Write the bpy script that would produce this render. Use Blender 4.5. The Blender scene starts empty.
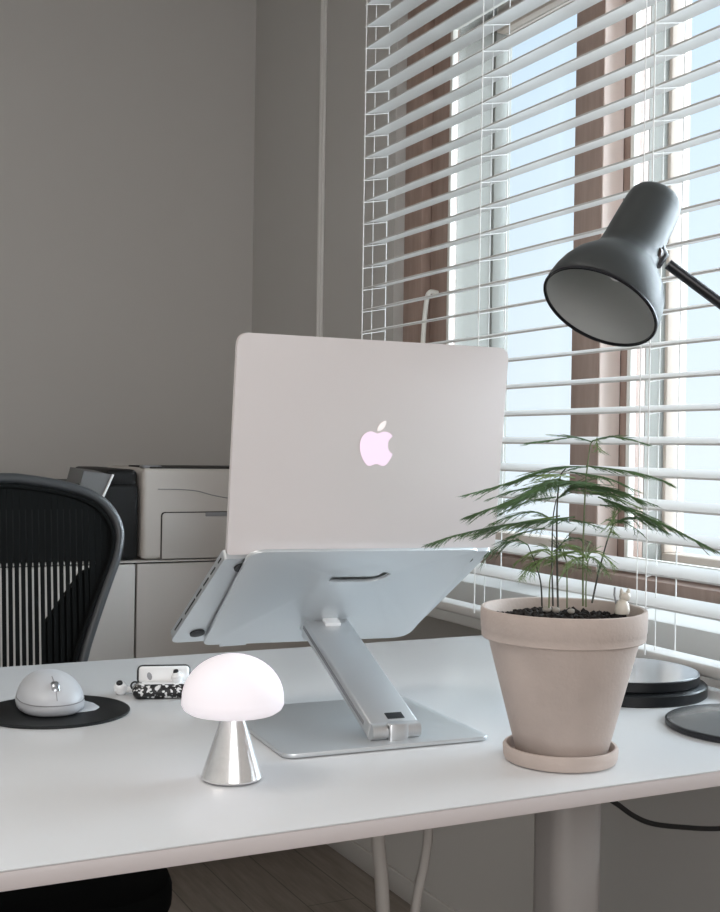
import bpy, bmesh, math, random
from mathutils import Vector, Matrix
from math import sin, cos, pi, radians, sqrt, atan2
random.seed(7)
SC = bpy.context.scene
COL = SC.collection
D = 0.711          # height of the desk top above the floor; every z below is measured from the desk top
FLOOR = -D

# ------------------------------------------------------------------ camera
F, CX, CY, CH = 1200.0, 360.0, 456.0, 0.30
ex = Vector((0.89551268, 0.01006237, 0.44492223))
ey = Vector((-0.44478355, -0.01343306, 0.89553735))
ez = Vector((0.0149879, -0.99985914, -0.0075539))
def w_dir(px, py):
    r = Vector(((px - CX) / F, (py - CY) / F, 1.0))
    return Vector((ex.dot(r), ey.dot(r), ez.dot(r)))
CAM = Vector((0, 0, CH))
def at_depth(px, py, d): return CAM + w_dir(px, py) * d          # a point d metres in front of the lens
def at_y(px, py, y): v = w_dir(px, py); return CAM + v * (y / v.y)
def at_x(px, py, x): v = w_dir(px, py); return CAM + v * (x / v.x)
def at_z(px, py, z): v = w_dir(px, py); return CAM + v * ((z - CH) / v.z)

cd = bpy.data.cameras.new('camera'); cam = bpy.data.objects.new('camera', cd); COL.objects.link(cam)
cd.sensor_fit = 'VERTICAL'; cd.sensor_height = 24.0; cd.lens = 24.0 * F / 912.0
cd.clip_start = 0.02; cd.clip_end = 100
right = Vector((ex.x, ey.x, ez.x)); down = Vector((ex.y, ey.y, ez.y)); fwd = Vector((ex.z, ey.z, ez.z))
m = Matrix.Identity(4)
for i in range(3):
    m[i][0] = right[i]; m[i][1] = -down[i]; m[i][2] = -fwd[i]
m.translation = CAM + Vector((0, 0, D))
cam.matrix_world = m
SC.camera = cam

# ------------------------------------------------------------------ materials
def mat(name, col, rough=0.5, metal=0.0, bump=0.0, bscale=200.0, var=0.0, vscale=8.0, emit=None, estr=0.0, spec=0.5, coat=0.0, stretch=None):
    M = bpy.data.materials.new(name); M.use_nodes = True
    nt = M.node_tree; b = nt.nodes['Principled BSDF']
    b.inputs['Base Color'].default_value = (*col, 1)
    b.inputs['Roughness'].default_value = rough
    b.inputs['Metallic'].default_value = metal
    b.inputs['Specular IOR Level'].default_value = spec
    b.inputs['Coat Weight'].default_value = coat
    tc = None
    if bump or var:
        tc = nt.nodes.new('ShaderNodeTexCoord'); mp = nt.nodes.new('ShaderNodeMapping')
        nt.links.new(tc.outputs['Object'], mp.inputs['Vector'])
        if stretch: mp.inputs['Scale'].default_value = stretch
    if var:
        n = nt.nodes.new('ShaderNodeTexNoise'); n.inputs['Scale'].default_value = vscale; n.inputs['Detail'].default_value = 5
        nt.links.new(mp.outputs['Vector'], n.inputs['Vector'])
        r = nt.nodes.new('ShaderNodeValToRGB')
        r.color_ramp.elements[0].position = 0.3; r.color_ramp.elements[1].position = 0.7
        r.color_ramp.elements[0].color = (*[c * (1 - var) for c in col], 1)
        r.color_ramp.elements[1].color = (*[min(1, c * (1 + var)) for c in col], 1)
        nt.links.new(n.outputs['Fac'], r.inputs['Fac']); nt.links.new(r.outputs['Color'], b.inputs['Base Color'])
    if bump:
        n2 = nt.nodes.new('ShaderNodeTexNoise'); n2.inputs['Scale'].default_value = bscale; n2.inputs['Detail'].default_value = 3
        nt.links.new(mp.outputs['Vector'], n2.inputs['Vector'])
        bp = nt.nodes.new('ShaderNodeBump'); bp.inputs['Strength'].default_value = bump; bp.inputs['Distance'].default_value = 0.001
        nt.links.new(n2.outputs['Fac'], bp.inputs['Height']); nt.links.new(bp.outputs['Normal'], b.inputs['Normal'])
    if emit:
        b.inputs['Emission Color'].default_value = (*emit, 1); b.inputs['Emission Strength'].default_value = estr
    return M

def wood_mat(name, c1, c2, scale, rough=0.45, planks=False):
    M = bpy.data.materials.new(name); M.use_nodes = True
    nt = M.node_tree; b = nt.nodes['Principled BSDF']; b.inputs['Roughness'].default_value = rough
    tc = nt.nodes.new('ShaderNodeTexCoord'); mp = nt.nodes.new('ShaderNodeMapping'); mp.inputs['Scale'].default_value = scale
    nt.links.new(tc.outputs['Object'], mp.inputs['Vector'])
    n = nt.nodes.new('ShaderNodeTexNoise'); n.inputs['Scale'].default_value = 6; n.inputs['Detail'].default_value = 8; n.inputs['Roughness'].default_value = 0.65
    nt.links.new(mp.outputs['Vector'], n.inputs['Vector'])
    r = nt.nodes.new('ShaderNodeValToRGB')
    r.color_ramp.elements[0].position = 0.3; r.color_ramp.elements[1].position = 0.72
    r.color_ramp.elements[0].color = (*c1, 1); r.color_ramp.elements[1].color = (*c2, 1)
    nt.links.new(n.outputs['Fac'], r.inputs['Fac'])
    if planks:
        br = nt.nodes.new('ShaderNodeTexBrick'); br.inputs['Scale'].default_value = 1.0
        br.inputs['Brick Width'].default_value = 1.2; br.inputs['Row Height'].default_value = 0.12
        br.inputs['Mortar Size'].default_value = 0.0015; br.inputs['Bias'].default_value = 0.0
        br.inputs['Color1'].default_value = (1, 1, 1, 1); br.inputs['Color2'].default_value = (0.8, 0.8, 0.8, 1); br.inputs['Mortar'].default_value = (0.35, 0.35, 0.35, 1)
        mp2 = nt.nodes.new('ShaderNodeMapping'); mp2.inputs['Rotation'].default_value = (0, 0, pi / 2)
        nt.links.new(tc.outputs['Object'], mp2.inputs['Vector']); nt.links.new(mp2.outputs['Vector'], br.inputs['Vector'])
        mx = nt.nodes.new('ShaderNodeMix'); mx.data_type = 'RGBA'; mx.blend_type = 'MULTIPLY'; mx.inputs[0].default_value = 1
        nt.links.new(r.outputs['Color'], mx.inputs[6]); nt.links.new(br.outputs['Color'], mx.inputs[7])
        nt.links.new(mx.outputs[2], b.inputs['Base Color'])
    else:
        nt.links.new(r.outputs['Color'], b.inputs['Base Color'])
    return M

def glass_mat(name, tint, refl=0.06):
    M = bpy.data.materials.new(name); M.use_nodes = True
    nt = M.node_tree; nt.nodes.clear()
    o = nt.nodes.new('ShaderNodeOutputMaterial'); mx = nt.nodes.new('ShaderNodeMixShader')
    t = nt.nodes.new('ShaderNodeBsdfTransparent'); g = nt.nodes.new('ShaderNodeBsdfGlossy')
    t.inputs['Color'].default_value = (*tint, 1); g.inputs['Roughness'].default_value = 0.02
    fr = nt.nodes.new('ShaderNodeLayerWeight'); fr.inputs['Blend'].default_value = 0.12
    ml_ = nt.nodes.new('ShaderNodeMath'); ml_.operation = 'MULTIPLY'; ml_.inputs[1].default_value = refl * 8
    nt.links.new(fr.outputs['Fresnel'], ml_.inputs[0]); nt.links.new(ml_.outputs['Value'], mx.inputs['Fac'])
    nt.links.new(t.outputs['BSDF'], mx.inputs[1]); nt.links.new(g.outputs['BSDF'], mx.inputs[2])
    nt.links.new(mx.outputs['Shader'], o.inputs['Surface'])
    return M

def speckle_mat(name):        # white flecks on black: the printed earbud-case cover
    M = bpy.data.materials.new(name); M.use_nodes = True
    nt = M.node_tree; b = nt.nodes['Principled BSDF']; b.inputs['Roughness'].default_value = 0.4
    tc = nt.nodes.new('ShaderNodeTexCoord'); v = nt.nodes.new('ShaderNodeTexNoise'); v.inputs['Scale'].default_value = 210
    v.inputs['Detail'].default_value = 1.0
    nt.links.new(tc.outputs['Object'], v.inputs['Vector'])
    r = nt.nodes.new('ShaderNodeValToRGB'); r.color_ramp.elements[0].position = 0.57; r.color_ramp.elements[1].position = 0.62
    r.color_ramp.elements[0].color = (0.008, 0.008, 0.009, 1); r.color_ramp.elements[1].color = (0.75, 0.75, 0.75, 1)
    nt.links.new(v.outputs['Fac'], r.inputs['Fac']); nt.links.new(r.outputs['Color'], b.inputs['Base Color'])
    return M

M = dict(
    wall=mat('wall_paint', (0.52, 0.50, 0.475), 0.9, bump=0.25, bscale=350, spec=0.2),
    ceil=mat('ceiling_paint', (0.72, 0.71, 0.69), 0.9, spec=0.2),
    floor=wood_mat('oak_floor', (0.17, 0.142, 0.118), (0.30, 0.255, 0.215), (9, 0.8, 1), 0.5, planks=True),
    reveal=mat('reveal_shaded', (0.27, 0.26, 0.232), 0.75),  # dark grey puts the shade of the reveal into its colour
    trim=mat('trim_pale', (0.72, 0.70, 0.67), 0.6),
    brown=wood_mat('window_brown', (0.30, 0.205, 0.168), (0.40, 0.285, 0.235), (10, 10, 1.0), 0.45),
    cream=mat('frame_cream', (0.58, 0.48, 0.405), 0.5),
    mullion_lit=mat('mullion_side_lit', (0.86, 0.71, 0.64), 0.5),  # lit side of the brown mullion, light put into the colour
    seal=mat('gasket_white', (0.88, 0.86, 0.80), 0.45),
    gap=mat('gap_dark', (0.02, 0.018, 0.016), 0.8),
    glass=glass_mat('pane_glass', (0.96, 0.985, 1.0)),
    slat=mat('slat_white', (0.57, 0.555, 0.535), 0.42, var=0.015, vscale=30),
    cord=mat('cord_white', (0.80, 0.79, 0.77), 0.8),
    wand=mat('wand_clear', (0.62, 0.61, 0.59), 0.15, coat=0.5),
    desk=mat('desk_white', (0.715, 0.725, 0.735), 0.24, bump=0.04, bscale=900, spec=0.5),
    edge=mat('desk_edge', (0.66, 0.60, 0.59), 0.4),
    deskleg=mat('desk_leg_grey', (0.45, 0.42, 0.40), 0.45),
    alu=mat('aluminium_lid', (0.84, 0.785, 0.775), 0.40, 0.45, bump=0.04, bscale=1500),
    alu2=mat('aluminium_stand', (0.68, 0.705, 0.72), 0.42, 0.8, bump=0.04, bscale=1500),
    alu3=mat('aluminium_arm', (0.72, 0.73, 0.74), 0.34, 0.9, bump=0.04, bscale=1500),
    brushed=mat('aluminium_brushed', (0.92, 0.91, 0.91), 0.26, 0.88, var=0.06, vscale=60, stretch=(12, 12, 0.12)),
    black=mat('black_rubber', (0.010, 0.011, 0.013), 0.5),
    screen=mat('black_screen', (0.01, 0.01, 0.012), 0.08),
    keys=mat('keys_black', (0.02, 0.02, 0.022), 0.5),
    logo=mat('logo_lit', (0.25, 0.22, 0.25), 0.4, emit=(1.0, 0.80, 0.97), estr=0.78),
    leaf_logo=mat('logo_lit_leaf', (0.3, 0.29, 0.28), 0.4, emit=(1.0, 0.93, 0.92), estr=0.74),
    dome=mat('opal_dome', (0.80, 0.76, 0.79), 0.5, emit=(1.0, 0.93, 0.985), estr=0.32),
    mouse=mat('mouse_grey', (0.52, 0.535, 0.56), 0.38),
    mouse2=mat('mouse_side', (0.44, 0.45, 0.47), 0.5),
    wheel=mat('wheel_steel', (0.42, 0.44, 0.47), 0.25, 0.9),
    pad=mat('pad_black', (0.009, 0.011, 0.012), 0.5, spec=0.3),
    speck=speckle_mat('cover_print'),
    whitep=mat('white_plastic', (0.84, 0.84, 0.84), 0.22),
    greyp=mat('grey_plastic', (0.25, 0.25, 0.26), 0.4),
    terra=mat('terracotta_chalky', (0.53, 0.445, 0.40), 0.85, bump=0.35, bscale=260, var=0.09, vscale=16),
    soil=mat('soil_dark', (0.018, 0.014, 0.012), 0.95, bump=1.0, bscale=120, var=0.5, vscale=90),
    stone=mat('pebble_grey', (0.34, 0.31, 0.27), 0.8),
    stem=mat('stem_green', (0.13, 0.16, 0.06), 0.55),
    stem2=mat('stem_dark', (0.045, 0.045, 0.03), 0.55),
    fern=mat('fern_green', (0.072, 0.140, 0.048), 0.6, var=0.35, vscale=25),
    fern2=mat('fern_bright', (0.17, 0.25, 0.085), 0.6, var=0.3, vscale=25),
    figurine=mat('figurine_white', (0.72, 0.66, 0.58), 0.35),
    lampgrey=mat('lamp_slate', (0.042, 0.047, 0.048), 0.42, spec=0.4),
    lampin=mat('lamp_inside', (0.42, 0.43, 0.42), 0.6),
    lampblack=mat('lamp_black', (0.010, 0.010, 0.014), 0.35),
    lampbase=mat('lamp_base_sheen', (0.12, 0.13, 0.14), 0.25, spec=1.0),  # sky reflection on the lamp base, put in as lighter colour
    bulb=mat('bulb_frost', (0.85, 0.85, 0.84), 0.15),
    disc=mat('disc_black', (0.007, 0.008, 0.009), 0.38, spec=0.25),
    discmid=mat('disc_top_sheen', (0.26, 0.27, 0.285), 0.16, spec=1.0),  # window reflection on the black disc, put in as lighter grey
    chairf=mat('chair_frame', (0.032, 0.034, 0.036), 0.34),
    chairm=mat('chair_mesh', (0.004, 0.0045, 0.0045), 0.9, spec=0.1),
    printer=mat('printer_white', (0.54, 0.505, 0.47), 0.5),
    printer2=mat('printer_panel', (0.50, 0.47, 0.44), 0.5),
    bdev=mat('device_black', (0.008, 0.008, 0.008), 0.5, spec=0.2),
    bdev2=mat('device_grey', (0.13, 0.13, 0.13), 0.45),
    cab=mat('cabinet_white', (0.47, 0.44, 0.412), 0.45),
    cabgap=mat('cabinet_gap', (0.03, 0.028, 0.026), 0.8),
    cableb=mat('cable_black', (0.01, 0.01, 0.01), 0.5),
    cablew=mat('cable_white', (0.46, 0.43, 0.40), 0.5),
)

# ------------------------------------------------------------------ builders
class MB:
    def __init__(s): s.bm = bmesh.new(); s.flat = []
    def box(s, x0, x1, y0, y1, z0, z1, bev=0.0, seg=2, mtx=None):
        b = bmesh.new(); bmesh.ops.create_cube(b, size=1)
        for v in b.verts:
            v.co = Vector(((x0 + x1) / 2 + v.co.x * (x1 - x0), (y0 + y1) / 2 + v.co.y * (y1 - y0), (z0 + z1) / 2 + v.co.z * (z1 - z0)))
        if bev: bmesh.ops.bevel(b, geom=b.edges[:], offset=bev, segments=seg, profile=0.5, affect='EDGES')
        s.merge(b, mtx); return s
    def merge(s, b, mtx=None):
        vm = {}
        for v in b.verts: vm[v] = s.bm.verts.new(mtx @ v.co if mtx else v.co)
        for f in b.faces:
            try: s.bm.faces.new([vm[v] for v in f.verts])
            except ValueError: pass
        b.free()
    def lathe(s, prof, n=48, c=(0, 0, 0), axis=None, sx=1.0, sy=1.0):
        """prof: (radius, height) pairs; closed at radius 0"""
        mt = Matrix.Translation(Vector(c))
        if axis is not None:
            mt = mt @ Vector((0, 0, 1)).rotation_difference(Vector(axis).normalized()).to_matrix().to_4x4()
        rings = []
        for r, z in prof:
            if r < 1e-7: rings.append([s.bm.verts.new(mt @ Vector((0, 0, z)))])
            else: rings.append([s.bm.verts.new(mt @ Vector((r * sx * cos(2 * pi * k / n), r * sy * sin(2 * pi * k / n), z))) for k in range(n)])
        for a, b in zip(rings, rings[1:]):
            for k in range(n):
                k2 = (k + 1) % n
                if len(a) == 1 and len(b) == 1: continue
                if len(a) == 1: s.bm.faces.new((a[0], b[k], b[k2]))
                elif len(b) == 1: s.bm.faces.new((a[k2], a[k], b[0]))
                else: s.bm.faces.new((a[k2], a[k], b[k], b[k2]))
        return s
    def tube(s, pts, r, n=8, caps=True, sx=1.0, up=None):
        pts = [Vector(p) for p in pts]; rs = r if isinstance(r, (list, tuple)) else [r] * len(pts)
        rings = []; prev = None
        for i, p in enumerate(pts):
            t = (pts[min(i + 1, len(pts) - 1)] - pts[max(i - 1, 0)])
            if t.length < 1e-9: t = Vector((0, 0, 1))
            t.normalize()
            ref = Vector(up) if up else (prev if prev else (Vector((0, 0, 1)) if abs(t.z) < 0.9 else Vector((1, 0, 0))))
            u = ref - t * ref.dot(t)
            if u.length < 1e-6: u = Vector((1, 0, 0)) - t * t.x
            u.normalize(); v = t.cross(u); prev = u
            rings.append([s.bm.verts.new(p + (u * cos(2 * pi * k / n) + v * sx * sin(2 * pi * k / n)) * rs[i]) for k in range(n)])
        for a, b in zip(rings, rings[1:]):
            for k in range(n): s.bm.faces.new((a[k], a[(k + 1) % n], b[(k + 1) % n], b[k]))
        if caps and n > 2:
            s.bm.faces.new(rings[0][::-1]); s.bm.faces.new(rings[-1])
        return s
    def plate(s, outer, holes=(), th=0.004, org=(0, 0, 0), ax=(1, 0, 0), ay=(0, 1, 0), bev=0.0):
        """flat polygon with holes in the plane (org, ax, ay), thickened along ax x ay"""
        b = bmesh.new(); ax = Vector(ax).normalized(); ay = Vector(ay).normalized(); nz = ax.cross(ay).normalized(); org = Vector(org)
        es = []
        for loop in [outer, *holes]:
            vs = [b.verts.new(Vector((p[0], p[1], 0))) for p in loop]
            es += [b.edges.new((vs[i], vs[(i + 1) % len(vs)])) for i in range(len(vs))]
        bmesh.ops.triangle_fill(b, use_beauty=True, use_dissolve=False, edges=es)
        b.normal_update()
        if sum(f.normal.z * f.calc_area() for f in b.faces) < 0: bmesh.ops.reverse_faces(b, faces=b.faces[:])
        geo = bmesh.ops.extrude_face_region(b, geom=b.faces[:])
        for v in geo['geom']:
            if isinstance(v, bmesh.types.BMVert): v.co.z += th
        b.normal_update()
        bmesh.ops.recalc_face_normals(b, faces=b.faces[:])
        if bev:
            ed = [e for e in b.edges if len(e.link_faces) == 2 and e.calc_face_angle(0) > 1.2]
            bmesh.ops.bevel(b, geom=ed, offset=bev, segments=2, profile=0.5, affect='EDGES')
        for v in b.verts: v.co = org + ax * v.co.x + ay * v.co.y + nz * v.co.z
        s.flat.append(nz.copy()); s.merge(b); return s
    def spike(s, a, b, r):
        a = Vector(a); b = Vector(b); t = (b - a)
        if t.length < 1e-6: return
        u = t.orthogonal().normalized(); v = t.normalized().cross(u)
        q = [s.bm.verts.new(a + (u * cos(2 * pi * k / 3) + v * sin(2 * pi * k / 3)) * r) for k in range(3)]
        e = s.bm.verts.new(b)
        for k in range(3): s.bm.faces.new((q[k], q[(k + 1) % 3], e))
    def build(s, name, material, parent=None, loc=None, smooth=40, recalc=True):
        bm = s.bm
        if recalc: bmesh.ops.recalc_face_normals(bm, faces=bm.faces[:])
        root = ROOT(parent) if parent else None
        off = OFF[root.name] if root else Vector(loc if loc else (0, 0, 0))
        for v in bm.verts: v.co -= off
        me = bpy.data.meshes.new(name); bm.to_mesh(me); bm.free()
        if smooth:
            for p in me.polygons: p.use_smooth = not any(abs(p.normal.dot(n_)) > .9998 for n_ in s.flat)
            me.set_sharp_from_angle(angle=radians(smooth))
        ob = bpy.data.objects.new(name, me); COL.objects.link(ob)
        me.materials.append(material)
        if parent: ob.parent = parent
        else:
            ob.location = off + Vector((0, 0, D)); OFF[ob.name] = off
        return ob
OFF = {}
def ROOT(o):
    while o.parent: o = o.parent
    return o
def thing(name, label, cat, loc, group=None):
    o = bpy.data.objects.new(name, None); COL.objects.link(o)
    o.empty_display_size = 0.05
    o.location = Vector(loc) + Vector((0, 0, D)); OFF[o.name] = Vector(loc)
    o['label'] = label; o['category'] = cat
    if group: o['group'] = group
    return o
def tag(o, label, cat, group=None):
    o['label'] = label; o['category'] = cat
    if group: o['group'] = group
    return o
def struct(o): o['kind'] = 'structure'; return o
def rrect(x0, x1, y0, y1, r, n=6):
    pts = []
    for cx, cy, a in ((x1 - r, y0 + r, -pi / 2), (x1 - r, y1 - r, 0), (x0 + r, y1 - r, pi / 2), (x0 + r, y0 + r, pi)):
        for k in range(n + 1): pts.append((cx + r * cos(a + pi / 2 * k / n), cy + r * sin(a + pi / 2 * k / n)))
    return pts
def round_poly(pts, rad, n=6):
    """polygon with each corner i rounded by radius rad[i]"""
    out = []; N = len(pts)
    for i in range(N):
        p = Vector(pts[i]).to_2d(); a = Vector(pts[i - 1]).to_2d(); b = Vector(pts[(i + 1) % N]).to_2d(); r = rad[i] if isinstance(rad, (list, tuple)) else rad
        d1 = (a - p).normalized(); d2 = (b - p).normalized()
        ang = d1.angle(d2); t = r / math.tan(ang / 2)
        s0 = p + d1 * t; s1 = p + d2 * t
        for k in range(n + 1):
            u = k / n
            out.append(tuple(s0 * (1 - u) ** 2 + p * 2 * u * (1 - u) + s1 * u ** 2))
    return out
def smooth_path(pts, n=8):
    """Catmull-Rom through pts"""
    P = [Vector(p) for p in pts]; P = [P[0] * 2 - P[1]] + P + [P[-1] * 2 - P[-2]]; out = []
    for i in range(1, len(P) - 2):
        for k in range(n):
            t = k / n
            out.append(0.5 * ((2 * P[i]) + (P[i + 1] - P[i - 1]) * t + (2 * P[i - 1] - 5 * P[i] + 4 * P[i + 1] - P[i + 2]) * t * t + (3 * P[i] - P[i - 1] - 3 * P[i + 1] + P[i + 2]) * t ** 3))
    out.append(P[-2]); return out

# ------------------------------------------------------------------ room shell
XW, YF, XL, YB = 1.30, 3.355, -1.7, -1.6          # window wall, far wall, left wall, back end
ZC = FLOOR + 2.42
WY0, WY1, WZ0, WZ1 = 0.50, 2.455, 0.055, 1.327       # the window opening
XO = 1.53                                           # outer face of the window wall
struct(MB().box(XL - .1, XO, YB - .1, YF + .12, FLOOR - .06, FLOOR).build('floor', M['floor'], loc=(0, 0, FLOOR)))
struct(MB().box(XL - .1, XO, YB - .1, YF + .12, ZC, ZC + .08).build('ceiling', M['ceil'], loc=(0, 0, ZC)))
struct(MB().box(XL - .1, XO, YF, YF + .12, FLOOR, ZC).build('wall_far', M['wall'], loc=(0, YF, FLOOR)))
struct(MB().box(XL - .1, XL, YB - .1, YF, FLOOR, ZC).build('wall_left', M['wall'], loc=(XL, 0, FLOOR)))
wb = MB(); BW = (-1.05, .55, .12, 1.38)      # back wall with an opening added for the fill light
wb.box(XL, BW[0], YB - .1, YB, FLOOR, ZC); wb.box(BW[1], XO, YB - .1, YB, FLOOR, ZC)
wb.box(BW[0], BW[1], YB - .1, YB, FLOOR, BW[2]); wb.box(BW[0], BW[1], YB - .1, YB, BW[3], ZC)
struct(wb.build('wall_back', M['wall'], loc=(0, YB, FLOOR), smooth=0))
ww = MB()
ww.box(XW, XO, YB, WY0, FLOOR, ZC); ww.box(XW, XO, WY1, YF, FLOOR, ZC)
ww.box(XW, XO, WY0, WY1, FLOOR, WZ0); ww.box(XW, XO, WY0, WY1, WZ1, ZC)
struct(ww.build('wall_right', M['wall'], loc=(XW, 0, FLOOR), smooth=0))
# skirting along the window wall and the far wall
struct(MB().box(XW - .010, XW, YB, YF, FLOOR, FLOOR + .05, .002).build('baseboard_right', M['wall'], loc=(XW, 0, FLOOR)))
struct(MB().box(XL, XW - .010, YF - .010, YF, FLOOR, FLOOR + .05, .002).build('baseboard_far', M['wall'], loc=(0, YF, FLOOR)))
# inner sill board
struct(MB().box(1.165, 1.42, WY0 - .05, WY1 + .05, -0.030, 0.0545, .006).build('trim_1', M['trim'], loc=(1.3, 1.4, .05)))

# window_1: inner brown wooden casement, outer pale frame
win = struct(thing('window_1', 'brown wooden framed window', 'window', (1.36, 1.5, WZ0)))
del win['category']
def wpart(mb, name, mt, parent=win): o = mb.build(name, mt, parent); return o
f = MB(); X0, X1 = 1.325, 1.425
f.box(X0, X1, WY1 - .083, WY1, WZ0, WZ1, .003); f.box(X0, X1, WY0, WY0 + .06, WZ0, WZ1, .003)
f.box(X0, X1, WY0 + .06, WY1 - .083, WZ0, WZ0 + .030, .003); f.box(X0, X1, WY0 + .06, WY1 - .083, WZ1 - .05, WZ1, .003)
f.box(X0, X1, 1.722, 1.803, WZ0 + .03, WZ1 - .05, .003)
wpart(f, 'window_frame', M['brown'])
def sash(y0, y1, z0, z1, ws0, ws1, a=1.345, b=1.415):
    s = MB()
    s.box(a, b, y1 - ws1, y1, z0, z1, .004); s.box(a, b, y0, y0 + ws0, z0, z1, .004)
    s.box(a, b, y0 + ws0, y1 - ws1, z0, z0 + .018, .004); s.box(a, b, y0 + ws0, y1 - ws1, z1 - .05, z1, .004)
    so = wpart(s, 'sash', M['brown'])
    g = MB(); e = .010; yy0, yy1, zz0, zz1 = y0 + ws0, y1 - ws1, z0 + .018, z1 - .05
    g.box(a - .003, a + .01, yy1 - e, yy1, zz0, zz1, .001); g.box(a - .003, a + .01, yy0, yy0 + e, zz0, zz1, .001)
    g.box(a - .003, a + .01, yy0 + e, yy1 - e, zz0, zz0 + e, .001); g.box(a - .003, a + .01, yy0 + e, yy1 - e, zz1 - e, zz1, .001)
    wpart(g, 'gasket', M['seal'], so)
    p = MB(); p.box(a + .010, a + .014, yy0, yy1, zz0, zz1); wpart(p, 'pane', M['glass'], so)
    return so
s1 = sash(1.803, WY1 - .090, WZ0 + .03, WZ1 - .05, .006, .080, 1.345, 1.366)
s2 = sash(WY0 + .06, 1.7215, WZ0 + .03, WZ1 - .05, .06, .024, 1.372, 1.412)
# window lever
hd = MB(); hd.tube(smooth_path([(1.338, 2.318, .645), (1.318, 2.318, .645), (1.312, 2.321, .625), (1.312, 2.332, .56), (1.312, 2.336, .50)]), .0055, 10)
hp = wpart(hd, 'handle', M['seal']); hp['label'] = 'white window lever'
# outer pale frame
o_ = MB(); a, b = 1.470, 1.515
o_.box(a, b, WY0, WY0 + .06, WZ0, WZ1, .003)
o_.box(a, b, WY0 + .06, WY1 - .155, WZ0, WZ0 + .06, .003); o_.box(a, b, WY0 + .06, WY1 - .155, WZ1 - .09, WZ1, .003)
o_.box(a, b, 1.708, 1.800, WZ0 + .06, WZ1 - .09, .003)
wpart(o_, 'outer_frame', M['cream'])
os_ = MB(); os_.box(a, b, WY1 - .155, WY1, WZ0, WZ1, .003); wpart(os_, 'outer_jamb', M['reveal'])  # left stile of the pale frame, its shade put in as darker colour
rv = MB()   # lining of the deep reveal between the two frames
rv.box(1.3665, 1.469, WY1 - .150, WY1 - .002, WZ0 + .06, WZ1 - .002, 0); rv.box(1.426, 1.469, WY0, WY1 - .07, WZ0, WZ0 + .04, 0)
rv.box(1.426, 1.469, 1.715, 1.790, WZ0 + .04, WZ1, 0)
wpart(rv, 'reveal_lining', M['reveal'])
sd0 = MB(); sd0.box(1.327, 1.3715, 1.7190, 1.7222, WZ0 + .03, WZ1 - .05, .0008)  # thin sheet over the brown side; pale colour stands for daylight on it
sp0 = wpart(sd0, 'mullion_side', M['mullion_lit']); sp0['label'] = 'daylit side of the mullion, coloured pale pinkish'
p = MB(); p.box(1.490, 1.494, WY0 + .06, 1.708, WZ0 + .06, WZ1 - .09); p.box(1.490, 1.494, 1.800, WY1 - .155, WZ0 + .06, WZ1 - .09)
wpart(p, 'outer_pane', M['glass'])

# ------------------------------------------------------------------ venetian blind
bl = thing('venetian_blind', 'white wide-slat blind hanging in front of the brown window', 'blind', (1.075, 1.42, 1.6))
BY0, BY1 = 0.55, 2.122
TH = radians(11)
def slat(mb, zf, th=TH, w=.05, t=.0026, crown=.0022):
    # zf is the height of the room-side edge (x = 1.05); that edge is the low one
    prof = []
    n = 6
    for k in range(n + 1):
        u = k / n; prof.append((u * w, crown * 4 * u * (1 - u) + t / 2))
    for k in range(n, -1, -1):
        u = k / n; prof.append((u * w, crown * 4 * u * (1 - u) - t / 2))
    ring = []
    for x, z in prof: ring.append((1.05 + x * cos(th) - z * sin(th), zf + x * sin(th) + z * cos(th)))
    A = [mb.bm.verts.new((x, BY0, z)) for x, z in ring]; B = [mb.bm.verts.new((x, BY1, z)) for x, z in ring]
    N = len(ring)
    for k in range(N): mb.bm.faces.new((A[k], A[(k + 1) % N], B[(k + 1) % N], B[k]))
    mb.bm.faces.new(A[::-1]); mb.bm.faces.new(B)
PITCH = .0430
zs = [1.0835 - PITCH * k for k in range(-11, 24)]
sm = MB()
for z in zs: slat(sm, z)
sl = sm.build('slat_panel', M['slat'], bl, smooth=30); sl['label'] = 'white tilted slats'
MB().box(1.061, 1.104, BY0, BY1, 0.0165, 0.0325, .005, 3).build('bottom_rail', M['slat'], bl)
MB().box(1.045, 1.105, BY0 - .005, BY1 + .005, 1.60, 1.66, .004).build('headrail', M['slat'], bl)
for yy in (2.110, 1.680, 1.253, 0.83):
    l = MB(); dz = sin(TH) * .05
    l.tube([(1.0485, yy, 1.60), (1.0485, yy, .03)], .0011, 6); l.tube([(1.0995, yy, 1.60), (1.0995, yy, .03)], .0011, 6)
    for z in zs: l.tube([(1.0485, yy, z - .0035), (1.0995, yy, z - .0035 + dz)], .0009, 5)
    l.build('ladder_cord', M['cord'], bl)
    MB().tube([(1.0755, yy + .012, 1.60), (1.0755, yy + .012, .03)], .0008, 6).build('lift_cord', M['cord'], bl)
# slim double bead running up the wall left of the blind
tb = at_x(323, 170, XW)
b2_ = MB(); b2_.box(XW - .012, XW, tb.y - .006, tb.y + .006, FLOOR + .055, ZC, .004, 3); b2_.box(XW - .009, XW, tb.y - .016, tb.y - .008, FLOOR + .055, ZC, .003, 3)
struct(b2_.build('trim_2', M['trim'], loc=(XW, tb.y, 0)))
# pull cords with small tassels near the right end of the view
for k, (yy, zz) in enumerate(((1.266, .042),)):
    c = MB(); c.tube([(1.044, yy, 1.60), (1.044, yy, zz + .018)], .0008, 6)
    co = c.build('pull_cord', M['cord'], bl)
    t = MB(); t.lathe([(0, .02), (.002, .019), (.0035, .010), (.0042, .001), (.003, 0), (0, 0)], 12, (1.044, yy, zz))
    t.build('tassel', M['whitep'], co)

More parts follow.
